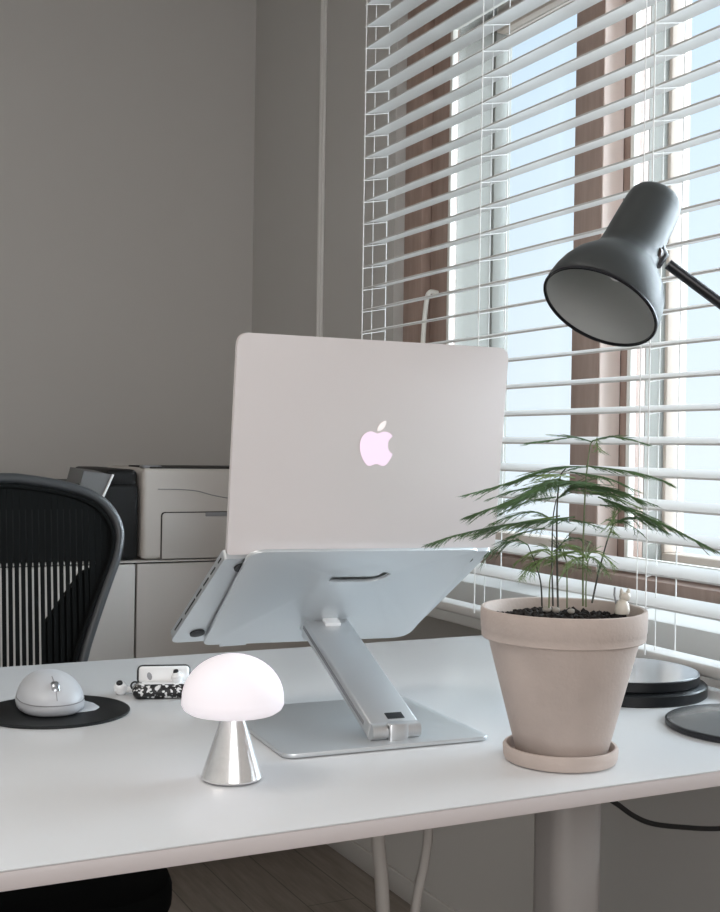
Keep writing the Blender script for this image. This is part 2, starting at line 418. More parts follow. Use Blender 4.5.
# ------------------------------------------------------------------ desk
DX0, DX1, DY0, DY1, DT = -.32, 1.088, .860, 1.638, .0158
dk = thing('standing_desk', 'white standing desk with pale pinkish grey edge', 'desk', (.38, 1.25, FLOOR))
top = MB(); top.plate(rrect(DX0, DX1, DY0, DY1, .022, 8), (), .0015, (0, 0, -.0015), bev=.0006)
MB.build(top, 'desk_top', M['desk'], dk)
ed = MB(); ed.plate(rrect(DX0, DX1, DY0, DY1, .022, 8), (), DT - .0015, (0, 0, -DT), bev=.0015)
eo = ed.build('edge_band', M['edge'], dk); eo['label'] = 'pale pinkish grey desk edge'
for cx in (.925, -.16):
    c = MB()
    c.plate(rrect(cx - .037, cx + .037, 1.215, 1.285, .022, 6), (), .60, (0, 0, -.66), bev=.001)
    lo = c.build('column', M['deskleg'], dk)
    c2 = MB(); c2.box(cx - .035, cx + .035, .93, 1.57, FLOOR, FLOOR + .028, .006); c2.build('foot', M['deskleg'], lo)
    c3 = MB(); c3.box(cx - .04, cx + .04, 1.0, 1.5, -.060, -DT, .004); c3.build('bracket', M['deskleg'], lo)
bmr = MB(); bmr.box(-.12, .885, 1.20, 1.24, -.055, -DT, .004); bmr.box(-.12, .885, 1.27, 1.31, -.055, -DT, .004)
bmr.build('frame_rail', M['deskleg'], dk)

# cables under and behind the desk
def cable(name, label, pts, r, mt, cat='cable'):
    pts = smooth_path(pts, 8)
    o = MB().tube(pts, r, 10).build(name, mt, None, loc=pts[0]); tag(o, label, cat); return o
cable('power_cable', 'thick pale cable hanging under the desk, left of the two', [(.648, 1.25, -DT), (.650, 1.25, -.09), (.652, 1.25, -.16), (.658, 1.25, -.215), (.668, 1.26, -.29), (.690, 1.28, -.45), (.72, 1.29, FLOOR + .009), (.80, 1.28, FLOOR + .009)], .0085, M['cablew'])
cable('power_cable', 'thinner pale cord curving under the desk, right of the thick cable', [(.719, 1.253, -DT), (.7205, 1.252, -.10), (.7200, 1.25, -.16), (.715, 1.25, -.20), (.7035, 1.25, -.256), (.690, 1.25, -.40), (.66, 1.28, -.60), (.60, 1.33, FLOOR + .0065), (.5, 1.36, FLOOR + .0065)], .0060, M['cablew'])
cable('cable', 'black cord sagging below the desk edge at the right', [at_y(588, 782, 1.0), at_y(603, 795, 1.0), at_y(617, 804, 1.0), at_y(634, 816, 1.0), at_y(652, 823.5, 1.0), at_y(680, 827, 1.0), at_y(722, 828.5, 1.0), at_y(790, 822, 1.0), (1.15, 1.0, -.04)], .0028, M['cableb'])

# ------------------------------------------------------------------ cabinet and printers behind
CYF = 2.75
cb = thing('storage_cabinet', 'long low white cabinet along the far wall under the printers', 'cabinet', (.45, 3.05, FLOOR))
CX0, CX1, CZ = -.42, 1.24, .0235
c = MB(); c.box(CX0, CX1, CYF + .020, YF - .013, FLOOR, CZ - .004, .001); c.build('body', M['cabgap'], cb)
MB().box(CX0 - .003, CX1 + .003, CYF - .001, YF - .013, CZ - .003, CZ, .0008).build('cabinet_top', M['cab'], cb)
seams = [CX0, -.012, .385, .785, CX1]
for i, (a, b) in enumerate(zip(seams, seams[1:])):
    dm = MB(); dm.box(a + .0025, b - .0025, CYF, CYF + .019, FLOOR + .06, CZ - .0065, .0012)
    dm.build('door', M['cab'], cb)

pr = thing('laser_printer', 'white boxy printer on the cabinet, partly behind the laptop', 'printer', (.97, 2.93, CZ))
PX0, PX1, PY0, PY1, PZ = .802, 1.165, 2.765, 3.12, .2420
b_ = MB(); b_.box(PX0, PX1, PY0, PY1, CZ + .002, PZ, .012, 4); b_.build('body', M['printer'], pr)
# front tray panel with its shadow gap and finger notch
a0 = at_y(161, 512, PY0); a1 = at_y(161, 560, PY0)
MB().plate(round_poly([(a0.x, CZ + .003), (PX1 - .012, CZ + .003), (PX1 - .012, a0.z), (a0.x, a0.z)], [.002, .002, .01, .01]), (), .002, (0, PY0 + .0005, 0), (1, 0, 0), (0, 0, 1)).build('panel_gap', M['cabgap'], pr)
MB().plate(round_poly([(a0.x + .0025, CZ + .003), (PX1 - .0145, CZ + .003), (PX1 - .0145, a0.z - .0025), (a0.x + .0025, a0.z - .0025)], [.002, .002, .01, .01]), (), .004, (0, PY0 + .0005, 0), (1, 0, 0), (0, 0, 1), bev=.0008).build('paper_drawer', M['printer2'], pr)
n0 = at_y(205, 511, PY0); n1 = at_y(225, 516, PY0)
MB().box(n0.x, n1.x + .012, PY0 - .0055, PY0 - .003, n1.z, n0.z - .003, .001).build('finger_notch', M['greyp'], pr)
g = [at_y(x, y, PY0 - .001) for x, y in ((158, 489), (180, 489.5), (197, 491), (212, 495), (228, 498), (248, 500))]
MB().tube(smooth_path(g, 4), .0009, 6).build('front_groove', M['greyp'], pr)
MB().box(PX0 + .02, PX1 - .02, PY0 + .008, PY0 + .20, PZ - .001, PZ + .004, .002).build('output_slot', M['cabgap'], pr)
MB().box(PX0 + .005, PX0 + .05, PY0 + .012, PY0 + .05, PZ, PZ + .0065, .002).build('corner_flap', M['greyp'], pr)

bd = thing('scanner', 'black machine with tilted grey lid between the chair and white printer', 'scanner', (.62, 2.98, CZ))
SX0, SX1 = .40, .796
b_ = MB(); b_.box(SX0, SX1, 2.772, 3.15, CZ + .001, .205, .012, 4); b_.box(SX1 - .075, SX1 - .001, 2.782, 3.13, .16, .2385, .012, 4); b_.build('body', M['bdev'], bd)
q = [at_y(76, 500, 2.768), at_y(100, 500, 2.768), at_y(111.5, 474.5, 2.775), at_y(84, 471, 2.775)]
lp = MB(); V = [lp.bm.verts.new(p_) for p_ in q]; W = [lp.bm.verts.new(p_ + Vector((0.0, .14, .006))) for p_ in q]
lp.bm.faces.new(V); lp.bm.faces.new(W[::-1])
for k in range(4): lp.bm.faces.new((V[k], V[(k + 1) % 4], W[(k + 1) % 4], W[k]))
lo = lp.build('lid', M['bdev2'], bd, smooth=0); lo['label'] = 'tilted grey lid'
e_ = MB(); e_.tube([q[1] + Vector((.003, -.003, 0)), q[2] + Vector((.003, -.003, 0))], .0032, 6); e_.build('lid_edge', M['whitep'], lo)

# ------------------------------------------------------------------ office chair
ch = thing('office_chair', 'black mesh office chair behind the desk', 'chair', (.25, 1.78, FLOOR))
CC = .245
def cy_(z): return 1.885 + .13 * z          # the back leans away towards its top
def chair_pt(px, py):
    p = at_y(px, py, 1.9)
    for _ in range(5): p = at_y(px, py, cy_(p.z))
    return p
outer_px = [(0, 472.7), (23, 473.8), (57.6, 479.2), (87.5, 487.6), (108, 500), (120.5, 517.6), (124.6, 536), (121, 559), (113, 582), (102, 614), (92, 645), (84, 672)]
oc = [chair_pt(*p_) for p_ in outer_px]
inset = .0088
cen = []
for i, p_ in enumerate(oc):
    t = (oc[min(i + 1, len(oc) - 1)] - oc[max(i - 1, 0)]).normalized(); n_ = Vector((t.z, 0, -t.x)); 
    if n_.dot(Vector((CC, 0, .05)) - Vector((p_.x, 0, p_.z))) < 0: n_ = -n_
    cen.append(p_ + n_ * inset)
low = [Vector((.405, cy_(-.14), -.14)), Vector((.375, cy_(-.20), -.20)), Vector((.33, cy_(-.235), -.235))]
halfR = cen + low
halfL = [Vector((2 * CC - p_.x, p_.y, p_.z)) for p_ in halfR]
ring = halfL[::-1] + halfR
ring = [p_ for i, p_ in enumerate(ring) if i == 0 or (p_ - ring[i - 1]).length > .004]
path = smooth_path(ring + [ring[0]], 6)
MB().tube(path, .0094, 12, caps=False, sx=0.9, up=(0, 1, 0)).build('back_frame', M['chairf'], ch)
inr = []
cent = Vector((CC, 0, .0))
for p_ in path:
    d_ = Vector((cent.x - p_.x, 0, cent.z - p_.z)); 
    inr.append(p_ + d_.normalized() * .0128 + Vector((0, -.004, 0)))
MB().tube(inr, .0042, 8, caps=False).build('inner_rim', M['chairm'], ch)
# mesh: fine vertical bands clipped to the frame outline, denser towards the top
def span(x):
    zz = []
    for a, b in zip(path, path[1:]):
        if (a.x - x) * (b.x - x) < 0 or a.x == x:
            u = (x - a.x) / (b.x - a.x) if b.x != a.x else 0; zz.append(a.z + (b.z - a.z) * u)
    return (min(zz), max(zz)) if len(zz) >= 2 else None
ms = MB(); pitch = .0098; x = CC - .27
zsplit = chair_pt(60, 566).z; ztop = chair_pt(60, 509).z
def band(x0, x1, z0, z1):
    if z1 <= z0: return
    n = max(2, int((z1 - z0) / .03)); vs = []
    for k in range(n + 1):
        z = z0 + (z1 - z0) * k / n; y = cy_(z) - .002
        vs.append([ms.bm.verts.new(v) for v in ((x0, y, z), (x1, y, z), (x1, y + .0018, z), (x0, y + .0018, z))])
    for a, b in zip(vs, vs[1:]):
        for k in range(4): ms.bm.faces.new((a[k], a[(k + 1) % 4], b[(k + 1) % 4], b[k]))
    ms.bm.faces.new(vs[0][::-1]); ms.bm.faces.new(vs[-1])
while x < CC + .27:
    s_ = span(x + pitch / 2)
    if s_:
        z0, z1 = s_
        g1, g2, g3 = .0034, .0022, .0004
        edge = abs(x - CC) > .215
        if edge: g1 = g2 = .0005
        band(x + g1 / 2, x + pitch - g1 / 2, z0, min(z1, zsplit))
        band(x + g2 / 2, x + pitch - g2 / 2, max(z0, zsplit), min(z1, ztop))
        band(x + g3 / 2, x + pitch - g3 / 2, max(z0, ztop), z1)
    x += pitch
ms.build('mesh_back', M['chairm'], ch, smooth=0)
lb_px = [(83, 574), (64, 601), (47.5, 624), (46, 690), (84, 690), (100, 610), (113, 560)]
lp_ = [chair_pt(*p_) for p_ in lb_px]
for mir in (0, 1):
    lb = MB(); L_ = [Vector((2 * CC - p_.x, p_.y, p_.z)) if mir else p_ for p_ in lp_]
    A = [lb.bm.verts.new(p_ + Vector((0, .012, 0))) for p_ in L_]; B = [lb.bm.verts.new(p_ + Vector((0, .03, 0))) for p_ in L_]
    lb.bm.faces.new(A); lb.bm.faces.new(B[::-1])
    for k in range(len(A)): lb.bm.faces.new((A[k], A[(k + 1) % len(A)], B[(k + 1) % len(A)], B[k]))
    lb.build('lumbar_pad', M['chairm'], ch, smooth=0)
# seat, spine, column, star base
SZ = -.255
st = MB(); st.plate(round_poly([(CC - .236, 1.405), (CC + .236, 1.405), (CC + .25, 1.80), (CC - .25, 1.80)], [.14, .14, .08, .08], 10), (), .045, (0, 0, SZ - .045), bev=.012)
st.build('seat', M['chairm'], ch)
MB().tube(smooth_path([(CC, 1.62, SZ - .07), (CC, 1.80, SZ - .08), (CC, 1.92, SZ - .02), (CC, 1.925, -.16), (CC, cy_(-.05) + .04, -.05)], 6), .022, 12).build('spine', M['chairf'], ch)
MB().lathe([(0, SZ - .047), (.05, SZ - .047), (.05, SZ - .09), (.028, SZ - .10), (.028, FLOOR + .11), (.04, FLOOR + .10), (.04, FLOOR + .055), (0, FLOOR + .055)], 20, (CC, 1.62, 0)).build('column', M['chairf'], ch)
for k in range(5):
    a_ = 2 * pi * k / 5 + .3; e = Vector((CC + .30 * cos(a_), 1.62 + .30 * sin(a_), FLOOR + .065))
    lg = MB().tube([(CC, 1.62, FLOOR + .085), e], [.026, .016], 10).build('base_leg', M['chairf'], ch)
    MB().lathe([(0, -.012), (.024, -.012), (.027, -.008), (.027, .008), (.024, .012), (0, .012)], 20, (e.x, e.y, FLOOR + .0275), axis=(-sin(a_), cos(a_), 0)).build('caster', M['black'], lg)

# ------------------------------------------------------------------ laptop
H = Vector((.4122, 1.1229, .1939)); Bp = Vector((.4122, 1.3042, .0791)); T = Vector((.4122, 1.1007, .4101))
LW, LD = .314, .2145
au = (Bp - H).normalized(); an = Vector((1, 0, 0)).cross(au).normalized()
if an.z < 0: an = -an                          # outward (upper) normal of the keyboard side
tv = (T - H).normalized(); tn = Vector((1, 0, 0)).cross(tv).normalized()
if tn.y > 0: tn = -tn                          # the lid's back faces the lens
lt = thing('laptop', 'open silver laptop seen from behind, resting on the aluminium stand', 'laptop', (.569, 1.21, .08))
H0 = H - Vector((0, 0, .0035))
P2 = lambda u, v, n=0.0: H0 + Vector((1, 0, 0)) * u + au * v + an * n
bs = MB(); bs.plate(round_poly([(0, .0075), (LW, .0075), (LW, LD), (0, LD)], [.004, .004, .012, .012], 6), (), .0105, P2(0, 0, 0 if False else 0), (1, 0, 0), au) if Vector((1, 0, 0)).cross(au).dot(an) > 0 else bs.plate(round_poly([(0, .0075), (LW, .0075), (LW, LD), (0, LD)], [.004, .004, .012, .012], 6), (), .0105, P2(0, 0, .0105), (1, 0, 0), au)
bmesh.ops.bevel(bs.bm, geom=[e for e in bs.bm.edges if len(e.link_faces) == 2 and e.calc_face_angle(0) > 1.2], offset=.0028, segments=3, profile=.5, affect='EDGES')
base = bs.build('base', M['alu2'], lt); base['label'] = 'silver laptop base'
for (u, v) in ((.0245, .026), (.0245, LD - .026), (LW - .0245, .026), (LW - .0245, LD - .026)):
    MB().lathe([(0, -.0028), (.006, -.0028), (.0085, -.0020), (.0085, .0006), (0, .0006)], 24, P2(u, v), axis=an).build('rubber_foot', M['black'], base)
for v0, v1 in ((.016, .026), (.036, .052), (.060, .078), (.086, .104), (.110, .148), (.160, .190)):
    pb = MB(); pb.box(-.0006, .0004, v0, v1, .0042, .0058, 0, mtx=Matrix.Translation(P2(0, 0)) @ Matrix((( 1, au.x, an.x, 0), (0, au.y, an.y, 0), (0, au.z, an.z, 0), (0, 0, 0, 1))))
    pb.build('port', M['black'], base)
MT = Matrix.Translation(P2(0, 0, .0105)) @ Matrix(((1, au.x, an.x, 0), (0, au.y, an.y, 0), (0, au.z, an.z, 0), (0, 0, 0, 1)))
kb = MB()
for r in range(6):
    for k in range(14):
        kb.box(.022 + k * .0193, .022 + k * .0193 + .0165, .030 + r * .0178, .030 + r * .0178 + .0150, 0, .0008, mtx=MT)
kb.build('keyboard', M['keys'], base, smooth=0)
MB().box(.105, .209, .140, .205, 0, .0004, .0001, 1, mtx=MT).build('trackpad', M['alu3'], base)
# lid
Hl = H + Vector((0, 0, -.0030))
LH = (T - Hl).length
ld = MB(); ax = Vector((1, 0, 0)); side = ax.cross(tv)
ld.plate(round_poly([(0, 0), (LW, 0), (LW, LH), (0, LH)], [.004, .004, .013, .013], 8), (), .0052, Hl - (side if side.dot(tn) > 0 else Vector()) * .0052 if side.dot(tn) > 0 else Hl, ax, tv)
bmesh.ops.bevel(ld.bm, geom=[e for e in ld.bm.edges if len(e.link_faces) == 2 and e.calc_face_angle(0) > 1.2], offset=.0018, segments=3, profile=.5, affect='EDGES')
lid = ld.build('lid', M['alu'], lt); lid['label'] = 'silver laptop lid'
MTl = Matrix(((1, tv.x, tn.x, Hl.x), (0, tv.y, tn.y, Hl.y), (0, tv.z, tn.z, Hl.z), (0, 0, 0, 1)))
MB().box(.006, LW - .006, .012, LH - .006, -.0058, -.0051, mtx=MTl).build('screen', M['screen'], lid)
MB().tube([Hl + Vector((.035, .0090, .0085)), Hl + Vector((LW - .035, .0090, .0085))], .0028, 10).build('hinge', M['black'], lt)
# the fruit-shaped emblem, bezier outline
BODY = ((12.152, 6.896), [((-.948, 0), (-2.415, -1.078), (-3.96, -1.04)), ((-2.04, .027), (-3.91, 1.183), (-4.961, 3.014)), ((-2.117, 3.675), (-.546, 9.103), (1.519, 12.09)), ((1.013, 1.454), (2.208, 3.09), (3.792, 3.039)), ((1.52, -.065), (2.09, -.987), (3.935, -.987)), ((1.831, 0), (2.35, .987), (3.96, .948)), ((1.637, -.026), (2.676, -1.48), (3.676, -2.948)), ((1.156, -1.688), (1.636, -3.325), (1.662, -3.415)), ((-.039, -.013), (-3.182, -1.221), (-3.22, -4.857)), ((-.026, -3.04), (2.48, -4.494), (2.597, -4.559)), ((-1.429, -2.09), (-3.623, -2.324), (-4.39, -2.376)), ((-2.0, -.156), (-3.675, 1.09), (-4.61, 1.09))])
LEAF = ((15.53, 3.83), [((.843, -1.012), (1.4, -2.427), (1.245, -3.83)), ((-1.207, .052), (-2.662, .805), (-3.532, 1.818)), ((-.78, .896), (-1.454, 2.338), (-1.273, 3.714)), ((1.338, .104), (2.715, -.688), (3.559, -1.701))])
def outline(d):
    p = Vector(d[0]); out = []
    for c1, c2, c3 in d[1]:
        a = p; b = p + Vector(c1); c = p + Vector(c2); e = p + Vector(c3)
        for k in range(10):
            t = k / 10; out.append(a * (1 - t) ** 3 + b * 3 * t * (1 - t) ** 2 + c * 3 * t * t * (1 - t) + e * t ** 3)
        p = e
    S = .0368 / 18.7; r = []
    for q_ in out: r.append((.1580 + (q_.x - 11.5) * S, .1090 + .0030 - (q_.y - 12.9) * S))
    return r[::-1]
for d, nm, mt in ((BODY, 'logo', 'logo'), (LEAF, 'logo_leaf', 'leaf_logo')):
    lg = MB(); org = MTl @ Vector((0, 0, .0002)); pl = outline(d)
    lg.plate(pl, (), .0004, org if side.dot(tn) > 0 else org + tn * .0004, ax, tv)
    lo = lg.build(nm, M[mt], lid, smooth=0); lo['label'] = 'glowing pinkish white logo' if nm == 'logo' else 'glowing white leaf of the logo'

# ------------------------------------------------------------------ laptop stand
sd = thing('laptop_stand', 'silver aluminium laptop stand on the desk', 'stand', (.565, 1.15, 0))
bp = round_poly([(.447, 1.052), (.671, 1.040), (.682, 1.253), (.462, 1.263)], [.014, .010, .012, .012], 6)
MB().plate(bp, (), .0045, (0, 0, .0012), bev=.0010).build('base_plate', M['alu2'], sd)
MB().plate(round_poly([(.455, 1.060), (.663, 1.048), (.674, 1.245), (.470, 1.255)], .01, 4), (), .0012, (0, 0, 0)).build('base_pad', M['black'], sd)
# tray: quad in the plane just under the laptop base
TRAYGAP, TT = .0030, .0036
oT = P2(0, 0, -TRAYGAP)
def on_tray(px, py):      # where a sight line meets the outer face of the tray
    d_ = w_dir(px, py); o_f = P2(0, 0, -TRAYGAP - TT); t_ = (o_f - CAM).dot(an) / d_.dot(an); q_ = CAM + d_ * t_ - o_f
    return (q_.x, q_.dot(au))
tq = [on_tray(250.5, 552.5), on_tray(480, 550), on_tray(407, 637.5), on_tray(202.5, 645.5)]
sl_pts = [on_tray(330, 579.8), on_tray(367.8, 579.3), on_tray(380, 577.2), on_tray(387.5, 573.2)]
up_ = []; dn_ = []
sp = smooth_path([Vector((a_, b_, 0)) for a_, b_ in sl_pts], 5)
for i, p_ in enumerate(sp):
    t = (sp[min(i + 1, len(sp) - 1)] - sp[max(i - 1, 0)]).normalized(); n_ = Vector((-t.y, t.x, 0)); wv = .0062
    up_.append((p_ + n_ * wv).to_2d()); dn_.append((p_ - n_ * wv).to_2d())
slot = [tuple(v) for v in up_] + [tuple(v) for v in dn_[::-1]]
down_n = ax.cross(au)
org = oT if down_n.dot(an) < 0 else oT - an * TT
MB().plate(round_poly(tq, [.016, .010, .022, .012], 8), (slot,), TT, org, ax, au, bev=.0007).build('tray', M['alu2'], sd)
for u in (.075, .265):      # front stops that keep the laptop from sliding
    sb = MB(); mt_ = Matrix.Translation(oT) @ Matrix(((1, au.x, an.x, 0), (0, au.y, an.y, 0), (0, au.z, an.z, 0), (0, 0, 0, 1)))
    sb.box(u - .016, u + .016, LD + .0015, LD + .0045, -.0020, .016, .0010, mtx=mt_); sb.box(u - .016, u + .016, LD - .003, LD + .0045, -.0034, -.0006, .0005, mtx=mt_)
    sb.build('front_stop', M['alu2'], sd)
# arm
Ab = Vector((.5740, 1.070, .0140)); At = Vector((.5832, 1.262, .0945))
aw = (At - Ab).normalized(); ayx = Vector((1, 0, 0)); ayx = (ayx - aw * ayx.dot(aw)).normalized(); anr = ayx.cross(aw).normalized()
if anr.y > 0: anr = -anr
AL = (At - Ab).length
MA = Matrix(((ayx.x, aw.x, anr.x, Ab.x), (ayx.y, aw.y, anr.y, Ab.y), (ayx.z, aw.z, anr.z, Ab.z), (0, 0, 0, 1)))
am = MB(); am.box(-.0272, .0272, .0, AL + .006, -.0085, .0085, .0022, 3, mtx=MA)
arm = am.build('arm', M['alu3'], sd)
MB().box(-.0278, -.0268, .014, AL - .006, -.0022, .0022, .0003, 1, mtx=MA).build('side_groove', M['greyp'], arm)
MB().box(-.0050, .0140, .0070, .0170, .0080, .0092, .0003, 1, mtx=MA).build('arm_window', M['black'], arm)
MB().tube([Ab + ayx * -.0265, Ab + ayx * .0275], .0088, 20).build('hinge_barrel', M['alu3'], sd)
br = MB(); br.box(-.0095, .0115, -.0100, .0115, -.0145, -.0005, .0020, 2, mtx=Matrix.Translation(Ab + Vector((0, -.001, .0095)))); br.box(-.0095, .0115, -.0118, -.0040, -.0098, .0085, .0018, 2, mtx=Matrix.Translation(Ab + Vector((0, 0, 0))))
br.build('hinge_bracket', M['alu3'], sd)
MB().box(-.0065, .0125, AL - .020, AL + .008, .0078, .0125, .0015, 2, mtx=MA).build('friction_clip', M['whitep'], arm)
MB().tube([At + ayx * -.024 + aw * .003, At + ayx * .024 + aw * .003], .0075, 16).build('upper_barrel', M['alu3'], sd)
MB().box(-.02, .02, AL + .000, AL + .012, -.022, .000, .001, mtx=MA).build('tray_bracket', M['alu3'], sd)

# ------------------------------------------------------------------ mushroom lamp
LC = at_z(231.8, 779, 0)
ml = thing('table_lamp', 'small glowing mushroom lamp with white dome and metal cone', 'lamp', LC)
MB().lathe([(0, 0), (.0250, 0), (.0262, .0015), (.0262, .0022), (0, .0022)], 48, LC).build('foot_ring', M['greyp'], ml)
MB().lathe([(0, .0020), (.0272, .0020), (.0278, .0034), (.0272, .0050), (.0093, .0590), (.0085, .0640), (0, .0640)], 64, LC).build('cone', M['brushed'], ml)
pf = [(0, .0605), (.020, .0600), (.034, .0600), (.040, .0612), (.0440, .0640), (.0460, .0680), (.0458, .0730)]
for k in range(1, 13):
    a_ = pi / 2 * k / 12; pf.append((.0458 * cos(a_), .0730 + .0395 * sin(a_)))
pf[-1] = (0, .1125)
MB().lathe(pf, 64, LC).build('dome', M['dome'], ml, smooth=60)

# ------------------------------------------------------------------ mouse pad, mouse
PC = Vector((.293, 1.341, 0)); PR = .0815
tag(MB().lathe([(0, 0), (PR - .001, 0), (PR, .0008), (PR, .0024), (PR - .0008, .0030), (PR - .003, .0031), (PR - .0042, .0027), (0, .0027)], 96, PC).build('mouse_pad', M['pad'], None, loc=PC), 'round black mouse pad under the grey mouse', 'mouse pad')
mz = .0031
MD = Vector((-.07, -1.0, 0)).normalized()            # the mouse points at the lens
MC = at_z(54.0, 712, mz) + Vector((.035, .075, 0)) * .62 + Vector((-.0208, -.0205, 0)); MC.z = mz
ML = Vector((MD.y, -MD.x, 0))                          # user's-left... lateral axis
if ML.dot(right) < 0: ML = -ML                         # towards the right of the photo
mo = thing('computer_mouse', 'light grey computer mouse with steel wheel on the black pad', 'mouse', MC)
MM = Matrix(((ML.x, MD.x, 0, MC.x), (ML.y, MD.y, 0, MC.y), (0, 0, 1, MC.z), (0, 0, 0, 1)))
def mouse_pt(u, v):      # u around, v 0 rim .. 1 top
    a_ = 2 * pi * u
    c_, s_ = cos(a_), sin(a_)
    px_ = .0355 * (abs(c_) ** .85) * (1 if c_ >= 0 else -1); py_ = .056 * (abs(s_) ** .85) * (1 if s_ >= 0 else -1)
    return px_, py_
def dome_mesh(scale0, z0, hgt, peak, rows=14, n=56, flare=0.0):
    mb = MB(); rings = []
    for r in range(rows):
        t = r / (rows - 1) * pi / 2
        k = cos(t); z = sin(t)
        ring_ = []
        for i in range(n):
            x_, y_ = mouse_pt(i / n, 0)
            x_ *= scale0; y_ *= scale0
            xx = x_ * (k ** .9); yy = y_ * (k ** .9) + peak * (1 - k)
            zz = z0 + hgt * (z ** 1.05) * 1.0
            ring_.append(mb.bm.verts.new(MM @ Vector((xx, yy, zz))) if r < rows - 1 else None)
        rings.append(ring_)
    topv = mb.bm.verts.new(MM @ Vector((0, peak, z0 + hgt)))
    rings = rings[:-1]
    for a, b in zip(rings, rings[1:]):
        for i in range(n): mb.bm.faces.new((a[i], a[(i + 1) % n], b[(i + 1) % n], b[i]))
    for i in range(n): mb.bm.faces.new((rings[-1][i], rings[-1][(i + 1) % n], topv))
    mb.bm.faces.new(rings[0][::-1])
    return mb
dome_mesh(1.0, .0125, .0265, -.014).build('shell', M['mouse'], mo, smooth=60)
bb = MB(); rings = []
for sc_, z in ((.90, 0), (1.01, .003), (1.035, .0080), (1.012, .0120), (.95, .0124)):
    rings.append([bb.bm.verts.new(MM @ Vector((mouse_pt(i / 56, 0)[0] * sc_ * 1.0, mouse_pt(i / 56, 0)[1] * sc_, z))) for i in range(56)])
for a, b in zip(rings, rings[1:]):
    for i in range(56): bb.bm.faces.new((a[i], a[(i + 1) % 56], b[(i + 1) % 56], b[i]))
bb.bm.faces.new(rings[0][::-1]); bb.bm.faces.new(rings[-1])
bb.build('skirt', M['mouse2'], mo, smooth=60)
def shell_z(x_, y_):      # height of the shell over (x, y), by search along the dome parameter
    best = 0
    for r in range(1, 300):
        t = r / 300 * pi / 2; k = cos(t) ** .9
        yy = (y_ + .014 * (1 - cos(t)))
        a_ = (abs(x_) / (.0355 * k)) ** (1 / .85 * 1) if k > 0 else 9
        b_v = (abs(yy) / (.056 * k)) ** (1 / .85 * 1)
        if a_ ** 2 + b_v ** 2 <= 1: best = .0125 + .0265 * (sin(t) ** 1.05)
    return best
wy = .036
wp = MM @ Vector((0.000, wy, shell_z(0, wy) - .0055))
MB().lathe([(0, -.0042), (.0085, -.0042), (.0098, -.0026), (.0098, .0026), (.0085, .0042), (0, .0042)], 28, wp, axis=ML).build('scroll_wheel', M['wheel'], mo)
sp_ = [MM @ Vector((0, y_, shell_z(0, y_) + .0001)) for y_ in (.044, .047, .050, .0525, .0545)]
MB().tube(sp_, .0005, 6).build('button_split', M['greyp'], mo)
sp_ = [MM @ Vector((0, y_, shell_z(0, y_) + .0001)) for y_ in (.029, .024, .019, .014)]
MB().tube(sp_, .0005, 6).build('button_split', M['greyp'], mo)
MB().tube([MM @ Vector((mouse_pt(i / 56, 0)[0] * 1.006, mouse_pt(i / 56, 0)[1] * 1.006, .0126)) for i in range(57)], .0006, 6, caps=False).build('seam', M['greyp'], mo)
wg = MB()
wgp = [(.020, .036), (.034, .034), (.0455, .030), (.0530, .016), (.0500, -.006), (.042, -.022), (.020, -.020)]
wg.plate(round_poly(wgp, .004, 5), (), .0075, MM @ Vector((0, 0, .001)), ML, MD if ML.cross(MD).z > 0 else MD, bev=.0022)
wg.build('thumb_rest', M['mouse'], mo)

# ------------------------------------------------------------------ earbud and its case
ec = at_z(122, 694.5, 0)
eb = thing('earbud', 'single white earbud lying beside its patterned case', 'earbud', ec)
b_ = MB(); b_.lathe([(0, -.0085), (.005, -.0075), (.0078, -.003), (.0080, .001), (.0064, .0055), (.003, .0082), (0, .0088)], 24, ec + Vector((-.002, 0, .0080)), axis=(-.5, -.3, .8)); b_.build('body', M['whitep'], eb)
MB().lathe([(0, 0), (.0040, 0), (.0036, .0022), (.0022, .003), (0, .0032)], 18, ec + Vector((-.0040, -.0032, .0140)), axis=(-.25, -.35, .9)).build('ear_tip', M['black'], eb)
MB().tube([ec + Vector((.003, .000, .0060)), ec + Vector((.018, -.003, .0042)), ec + Vector((.024, -.004, .0040))], [.0040, .0034, .0030], 14).build('stem', M['whitep'], eb)

k0 = at_z(163, 698.5, 0)
er = right.copy(); er.z = 0; er.normalize(); ef = Vector((fwd.x, fwd.y, 0)).normalized()
kx = (er * .985 + ef * .17).normalized(); ky = Vector((-kx.y, kx.x, 0))
cs = thing('earbud_case', 'open earbud case in a black and white speckled cover', 'case', k0)
def kbox(mb, x0, x1, y0, y1, z0, z1, bev): mb.box(x0, x1, y0, y1, z0, z1, bev, 4, mtx=Matrix(((kx.x, ky.x, 0, k0.x), (kx.y, ky.y, 0, k0.y), (0, 0, 1, 0), (0, 0, 0, 1))))
c_ = MB(); kbox(c_, -.036, .036, -.007, .022, 0, .0170, .0084); c_.build('cover', M['speck'], cs)
c_ = MB(); kbox(c_, -.026, .028, .000, .018, .0140, .0172, .0015); c_.build('inner_deck', M['whitep'], cs)
KM = Matrix(((kx.x, ky.x, 0, k0.x), (kx.y, ky.y, 0, k0.y), (0, 0, 1, 0), (0, 0, 0, 1))) @ Matrix.Translation((0, .0215, .0125)) @ Matrix.Rotation(radians(-14), 4, 'X')
ldp = MB(); ldp.box(-.031, .033, -.004, .010, 0, .0235, .0065, 4, mtx=KM); co = ldp.build('case_lid', M['black'], cs)
ldp = MB(); ldp.box(-.0290, .0310, -.0054, .004, .0012, .0217, .0042, 3, mtx=KM); lo = ldp.build('lid_lining', M['whitep'], co); lo['label'] = 'white lid lining'
